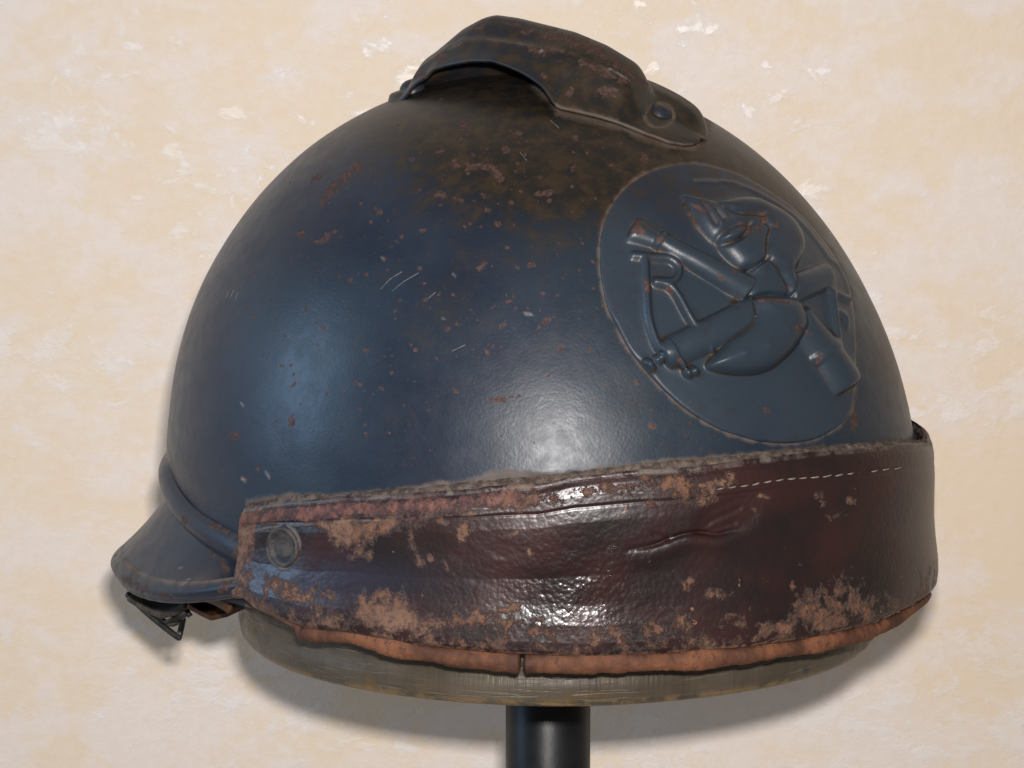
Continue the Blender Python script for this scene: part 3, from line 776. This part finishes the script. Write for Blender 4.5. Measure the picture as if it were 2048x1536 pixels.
X, Y = proj(lp)
_, _, nx_, ny_ = ring(np.repeat(la, LM), 0.0)
# crease and wrinkles, dents
crease = gv([(1240,1103),(1300,1092),(1340,1078),(1372,1068),(1400,1066),(1430,1070),(1455,1066),(1490,1058)])
dcz = seg_dist(X, Y, crease)
cf_ = sstep(X, 1235, 1340)*sstep(X, 1500, 1440)
disp = cf_*(-.0008*np.exp(-(dcz/5)**2)+.0005*np.exp(-((seg_dist(X, Y, [(p[0], p[1]+18) for p in crease])/16)**2)))
for bl_ in ([(1395,1066),(1430,1040),(1480,1018)],[(1340,1078),(1310,1070)],[(1405,1068),(1470,1046)]):
    disp += -.00030*np.exp(-(seg_dist(X, Y, bl_)/6)**2)
disp += -.0007*np.exp(-(poly_sd(X, Y, [(1385,1062),(1420,1030),(1480,1000),(1520,1000),(1500,1040),(1450,1060)]).clip(0)/16)**2)*sstep(X, 1370, 1420)*sstep(X, 1560, 1480)
disp += .0005*(fbm(X/150, Y/80, 21, 2)-.5)+.00012*(fbm(X/30, Y/22, 31, 2)-.5)
disp += -.0004*np.exp(-(np.hypot((X-566)/44, (Y-1096)/52))**4)
lp = lp+np.stack([nx_*disp, ny_*disp, 0*disp], -1)
L0 = Y-ptop(X); LB = pbot(X)-Y
vis = np.tile(v, LN)
worn = np.zeros(len(lp))
def add(field, a): return np.maximum(field, a)
def patch(pts, soft, s=1.0): return s*np.clip(.5-poly_sd(X, Y, pts)/(4.2*soft), 0, 1)
WP = [([(627,1040),(700,1034),(800,1030),(790,1062),(750,1072),(716,1098),(690,1092),(655,1072)],12,1),
      ([(800,1035),(850,1032),(835,1075),(812,1062)],10,.75),
      ([(495,1160),(600,1150),(625,1165),(660,1155),(672,1220),(640,1240),(600,1228),(560,1215),(495,1188)],14,.62),
      ([(700,1196),(760,1190),(810,1184),(832,1210),(845,1230),(900,1228),(960,1222),(1000,1226),(1075,1240),(1080,1262),(1000,1256),(880,1262),(800,1268),(720,1258),(690,1230)],13,.98),
      ([(1075,1240),(1150,1256),(1180,1262),(1240,1250),(1300,1246),(1330,1225),(1380,1228),(1400,1260),(1450,1240),(1500,1236),(1510,1262),(1400,1278),(1200,1290),(1080,1280)],13,.66),
      ([(1500,1245),(1560,1218),(1610,1190),(1655,1165),(1702,1150),(1725,1172),(1752,1190),(1770,1215),(1770,1250),(1700,1262),(1600,1280),(1500,1296)],14,.74),
      ([(1178,966),(1300,950),(1400,944),(1480,944),(1470,966),(1440,985),(1412,1022),(1390,1016),(1340,998),(1310,990),(1190,986)],12,.70),
      ([(1000,985),(1070,978),(1078,1003),(1040,1018),(1000,1008)],10,1.0)]
for pts, so, s in WP: worn = add(worn, patch(pts, so, s))
for pl, q, s in [([(822,1043),(822,1085),(842,1129)],7,.75),([(928,1056),(926,1072)],11,.9),([(1058,1100),(1060,1108)],8,.9),([(1028,1068),(1034,1066)],6,.8),([(890,1125),(896,1138)],6,.9),
                 ([(1000,1218),(1030,1220)],11,.9),([(860,1112),(862,1118)],5,.9),([(905,1148),(910,1152)],5,.8),([(925,1028),(940,1025)],9,.85),([(1370,1168),(1380,1160)],11,.85),([(884,1035),(886,1042)],8,.8),
                 ([(1415,1190),(1470,1192),(1500,1210)],10,.5),([(1600,1130),(1604,1132)],5,.6),([(1695,1000),(1705,1004)],8,.8),([(1660,1035),(1680,1030)],12,.58),([(1520,990),(1535,996)],8,.85),([(740,1108),(745,1114)],9,.75),
                 ([(700,1115),(706,1116)],7,.7),([(1510,1020),(1512,1024)],7,.7),([(1580,1168),(1600,1200),(1590,1215)],8,.62),([(1218,1095),(1224,1094)],8,.75),([(1300,1010),(1305,1014)],9,.7),([(1640,990),(1645,1010)],8,.6)]:
    worn = add(worn, s*np.clip(1-seg_dist(X, Y, pl)/(1.9*q), 0, 1))
worn = add(worn, .72*np.clip(1-(X-499)/24, 0, 1))
worn = add(worn, .75*np.clip(1-LB/15, 0, 1))
worn = add(worn, (.50+.3*(fbm(X/90, Y/40, 71, 2)-.5))*np.clip(1.3-LB/62, 0, 1))
worn = add(worn, .40*np.clip(1.2-np.abs(L0-25)/28, 0, 1)*sstep(X, 1560, 1400))
red = np.where(X < 1090, np.clip(1.3-np.abs(L0-22)/20, 0, 1), 0)*sstep(X, 1095, 1040)
red = np.maximum(red, .6*np.clip(1-np.abs(X-500)/14, 0, 1))
dustl = np.maximum(.85*np.clip(1-L0/7, 0, 1), .5*np.clip(1-np.abs(L0-46)/4, 0, 1)*sstep(X, 1120, 900))
dustl = np.maximum(dustl, .9*np.clip(1-np.abs(np.hypot((X-567)/30, (Y-1095)/40)-1)/.22, 0, 1))
gloss = np.exp(-(((X-1165)/260)**2+((Y-1150)/140)**2))
gloss = np.clip(gloss*1.05+.55*np.exp(-(((X-1155)/120)**2+((Y-1195)/75)**2))+.35*np.exp(-(((X-1130)/90)**2+((Y-985)/25)**2)), 0, 1.6)
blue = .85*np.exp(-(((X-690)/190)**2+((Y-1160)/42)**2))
LF = grid_faces(LN, LM)[:, ::-1]
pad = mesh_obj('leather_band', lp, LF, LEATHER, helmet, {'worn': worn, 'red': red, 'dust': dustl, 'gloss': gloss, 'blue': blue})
m = pad.modifiers.new('thick', 'SOLIDIFY'); m.thickness = .0022; m.offset = -1
pad['label'] = 'worn dark oxblood leather band with tan scuffs'
# dusty lining strip peeping out above the band
ltop = curve(LINING_TOP); zt2, pxl, _ = band_z(ltop); zt2 = zt+(zt2-zt)*.60
fray = .0009*(fbm(np.arange(LN)/6., np.zeros(LN)+3, 41, 3)-.5)
NV = 8; QV = np.zeros((LN, NV, 3))
for j in range(NV):
    t = j/(NV-1); o = np.interp(t, [0, .12, .3, 1], [.0002, .0012, .0018, .0020])
    x, y, _, _ = ring(la, o+.0003*fbm(np.arange(LN)/14., np.zeros(LN)+j, 43, 2)); QV[:, j] = np.stack([x, y, zt2+fray+(zt-.003-zt2)*t], -1)
lin = mesh_obj('lining_strip', QV.reshape(-1, 3), grid_faces(LN, NV)[:, ::-1], FELT, pad)
# second leather ply between lining and band
for_o = .0026
QV = np.zeros((LN, 6, 3)); zmid = zt2*.38+zt*.62+.0004*(fbm(np.arange(LN)/25., np.zeros(LN)+8, 47, 2)-.5)
for j in range(6):
    t = j/5; x, y, _, _ = ring(la, np.interp(t, [0, .2, 1], [.0012, .0025, .0027])); QV[:, j] = np.stack([x, y, zmid+(zt-.003-zmid)*t], -1)
kq = LN*6
ply_d = np.repeat(.5+.5*(fbm(np.arange(LN)/20., np.zeros(LN), 51, 2) > .52), 6)*.6
mesh_obj('inner_ply', QV.reshape(-1, 3), grid_faces(LN, 6)[:, ::-1], LEATHER, pad, {'worn': np.repeat(.75*sstep(np.abs(pxt-1040), 34, 22)+.25, 6), 'red': np.zeros(kq)+.2, 'dust': ply_d, 'gloss': np.zeros(kq)+.3, 'blue': np.zeros(kq)})
# rolled piping along the lower edge, torn at its left end and split once
PB = curve([(500,1204),(519,1216),(560,1234),(596,1252),(603,1268),(608,1268),(614,1266),(689,1271),(711,1274),(778,1293),(820,1301),(940,1318),(1040,1325),(1170,1326),(1228,1326),(1378,1320),(1500,1309),(1605,1292),(1700,1272),(1746,1262),(1800,1236),(1850,1200),(1872,1170)])
PRD = curve([(500,4),(540,6),(590,7),(600,11),(612,13),(625,15),(700,14),(760,17),(900,19),(1100,20),(1300,19),(1500,18),(1700,16),(1800,11),(1850,7),(1872,5)])
def piping(x0, x1, name='piping'):
    sel = (pxb >= x0) & (pxb <= x1) & (np.arange(LN) <= ksil)
    if x1 > 1860: sel |= (np.arange(LN) > ksil) & (np.arange(LN) < ksil+60)
    idx = np.where(sel)[0]
    x, y, _, _ = ring(la[idx], .0045-.0012*sstep(pxb[idx], 1500, 1850))
    z = np.zeros(len(idx))-.05
    for _ in range(6):
        px, _y = proj(np.stack([x, y, z], -1)); z = zsolve(x, y, PB(px))
    rr_ = PRD(px)/6250.
    nn_ = fbm(idx/11., np.zeros(len(idx)), 61, 3)
    rr_ = rr_*(.86+.28*nn_)
    tp = np.minimum(1, np.minimum(np.arange(len(idx)), len(idx)-1-np.arange(len(idx)))/3+.45)
    z = z+.0006*(fbm(idx/30., np.zeros(len(idx)), 63, 2)-.5)
    V, F = tube(np.stack([x, y, z], -1), rr_*tp, 18)
    ii_ = np.repeat(np.arange(len(idx)), 18); jj_ = np.tile(np.arange(18), len(idx)); jj_ = np.minimum(jj_, 18-jj_)
    C_ = np.repeat(np.stack([x, y, z], -1), 18, 0)
    V = C_+(V-C_)*(1+.40*(fbm(ii_/16., jj_/3., 65, 2)-.5)+.16*(fbm(ii_/2.2, jj_*1.3, 67, 2)-.5))[:, None]*np.array([.8, .8, 1.0])
    return mesh_obj(name, V, F, TAN, pad)
piping(506, 1042.5); piping(1046, 1900)
# eyelet rivet at the band's left end, stitches near the right end
i = int(np.argmin(np.abs(pxb-567)))
def pad_point(px, py, lift):
    """point on the leather near a traced pixel"""
    k = int(np.argmin((X-px)**2+(Y-py)**2+1e6*(lp[:, 1] > .06))); i_, j_ = divmod(k, LM)
    g = lp.reshape(LN, LM, 3); i0, i1 = max(i_-3, 0), min(i_+3, LN-1); j0, j1 = max(j_-3, 0), min(j_+3, LM-1)
    tx = g[i1, j_]-g[i0, j_]; tx /= np.linalg.norm(tx); tz = g[i_, j0]-g[i_, j1]; tz /= np.linalg.norm(tz)
    nn = np.cross(tx, tz); nn /= np.linalg.norm(nn)
    return g[i_, j_]+nn*lift, tx, tz, nn
c, tx, tz, nn = pad_point(567, 1095, -.00005)
V, F = lathe([(0, .0005), (.0018, .0004), (.0034, .0002), (.0044, .0004), (.0050, .0010), (.0055, .0011), (.0059, .0006), (.0060, -.001)], n=48)
V = c+V[:, :1]*tx+V[:, 1:2]*tz*1.05+V[:, 2:]*nn
mesh_obj('eyelet', V, F, ZINC, pad)
SL = curve([(1440,978),(1500,969),(1560,959),(1620,955),(1700,947),(1760,940),(1800,935),(1845,932)])
xs = np.concatenate([np.linspace(1440, 1795, 16), np.linspace(1812, 1842, 3)])
for x_ in xs:
    w_ = 8.5 if x_ < 1700 else 6.5
    if x_ > 1800: w_ = 3
    a, tx, tz, nn = pad_point(x_-w_, SL(x_-w_)+1, .0001); b, _, _, n2 = pad_point(x_+w_, SL(x_+w_)-1, .0001)
    mid = (a+b)/2+nn*.0004
    V, F = tube(np.array([a, (a+mid)/2+nn*.0001, mid, (b+mid)/2+nn*.0001, b]), [.00010, .00024, .00027, .00024, .00010], 6)
    mesh_obj('stitch', V, F, THREAD, pad)
for x_ in (950, 972, 1268, 1280):
    a, tx, tz, nn = pad_point(x_-6, 1018 if x_ < 1000 else 985, .0002); b, _, _, _ = pad_point(x_+6, 1017 if x_ < 1000 else 984, .0002)
    V, F = tube(np.array([a, (a+b)/2+nn*.0003, b]), [.0002, .0004, .0002], 6); mesh_obj('stitch', V, F, THREAD, pad)

# --- what hangs under the guard: liner edge, chin strap stub and its wire buckle
lz = np.radians(np.linspace(-60, -150, 80)); LVv = np.zeros((80, 6, 3))
for j in range(6):
    t = j/5; x, y, _, _ = ring(lz, -.010+.004*t)
    zz_ = -.030-(.0150-.002*np.sin(np.degrees(lz)*.17))*t
    LVv[:, j] = np.stack([x, y, zz_], -1)
ln = mesh_obj('liner', LVv.reshape(-1, 3), grid_faces(80, 6), LINER, helmet)
m = ln.modifiers.new('thick', 'SOLIDIFY'); m.thickness = .0016
def at(px, py, y):
    D = FW+((px-1024)/FPX)*RT+((768-py)/FPX)*UP; return CAM+D*((y-CAM[1])/D[1])
def strip(name, pts, width, thick, mat, parent):
    """a flexible strap: centre line points with a direction across"""
    P = np.array([p for p, _ in pts]); A = np.array([a for _, a in pts], float); A /= np.linalg.norm(A, axis=1, keepdims=True)
    T = np.gradient(P, axis=0); N = np.cross(T, A); N /= np.linalg.norm(N, axis=1, keepdims=True)
    V = np.stack([P-A*width/2-N*thick/2, P+A*width/2-N*thick/2, P+A*width/2+N*thick/2, P-A*width/2+N*thick/2], 1).reshape(-1, 3)
    F = grid_faces(len(P), 4, False, True).tolist(); F += [[0, 1, 2, 3], list(range((len(P)-1)*4, len(P)*4))[::-1]]
    o = mesh_obj(name, V, F, mat, parent, smooth=False)
    b = o.modifiers.new('soft', 'BEVEL'); b.width = thick*.3; b.segments = 2
    return o
acr = np.array([.55, .83, .1])
strap = strip('chin_strap_stub', [(at(px, py, yy), acr) for px, py, yy in [(285,1183,.000),(305,1196,-.002),(330,1210,-.004),(352,1219,-.006),(378,1212,-.008),(400,1198,-.010)]], .016, .0022,
              mat_simple('dirty_webbing', (.030, .024, .018), (.075, .062, .048), 260, .8, .0004, .3), helmet)
strip('liner_tongue', [(at(px, py, yy), np.array([.2, .95, .25])) for px, py, yy in [(385,1196,-.012),(410,1210,-.014),(432,1221,-.016),(462,1214,-.018),(500,1196,-.02)]], .012, .0018, LINER, helmet)
wire = [at(256,1190,-.004), at(300,1231,-.008), at(352,1272,-.012), at(358,1272,-.0125), at(361,1262,-.012), at(366,1238,-.006)]
V, F = tube(spline(wire, 60, False), .00105, 10); bk = mesh_obj('buckle', V, F, WIRE, helmet)
wire2 = [at(256,1190,-.004), at(262,1186,.006), at(300,1222,.002), at(340,1248,-.002), at(366,1238,-.006)]
V, F = tube(spline(wire2, 50, False), .00095, 10); mesh_obj('buckle_bar', V, F, WIRE, bk)
V, F = tube(np.array([at(334,1246,-.008), at(352,1238,-.010), at(368,1224,-.011), at(380,1222,-.011)]), [.0011, .0016, .0019, .0009], 10); mesh_obj('prong', V, F, WIRE, bk)
V, F = tube(np.array([at(374,1222,-.0115), at(381,1233,-.0118)]), [.0008, .0010], 8); mesh_obj('prong', V, F, WIRE, bk)
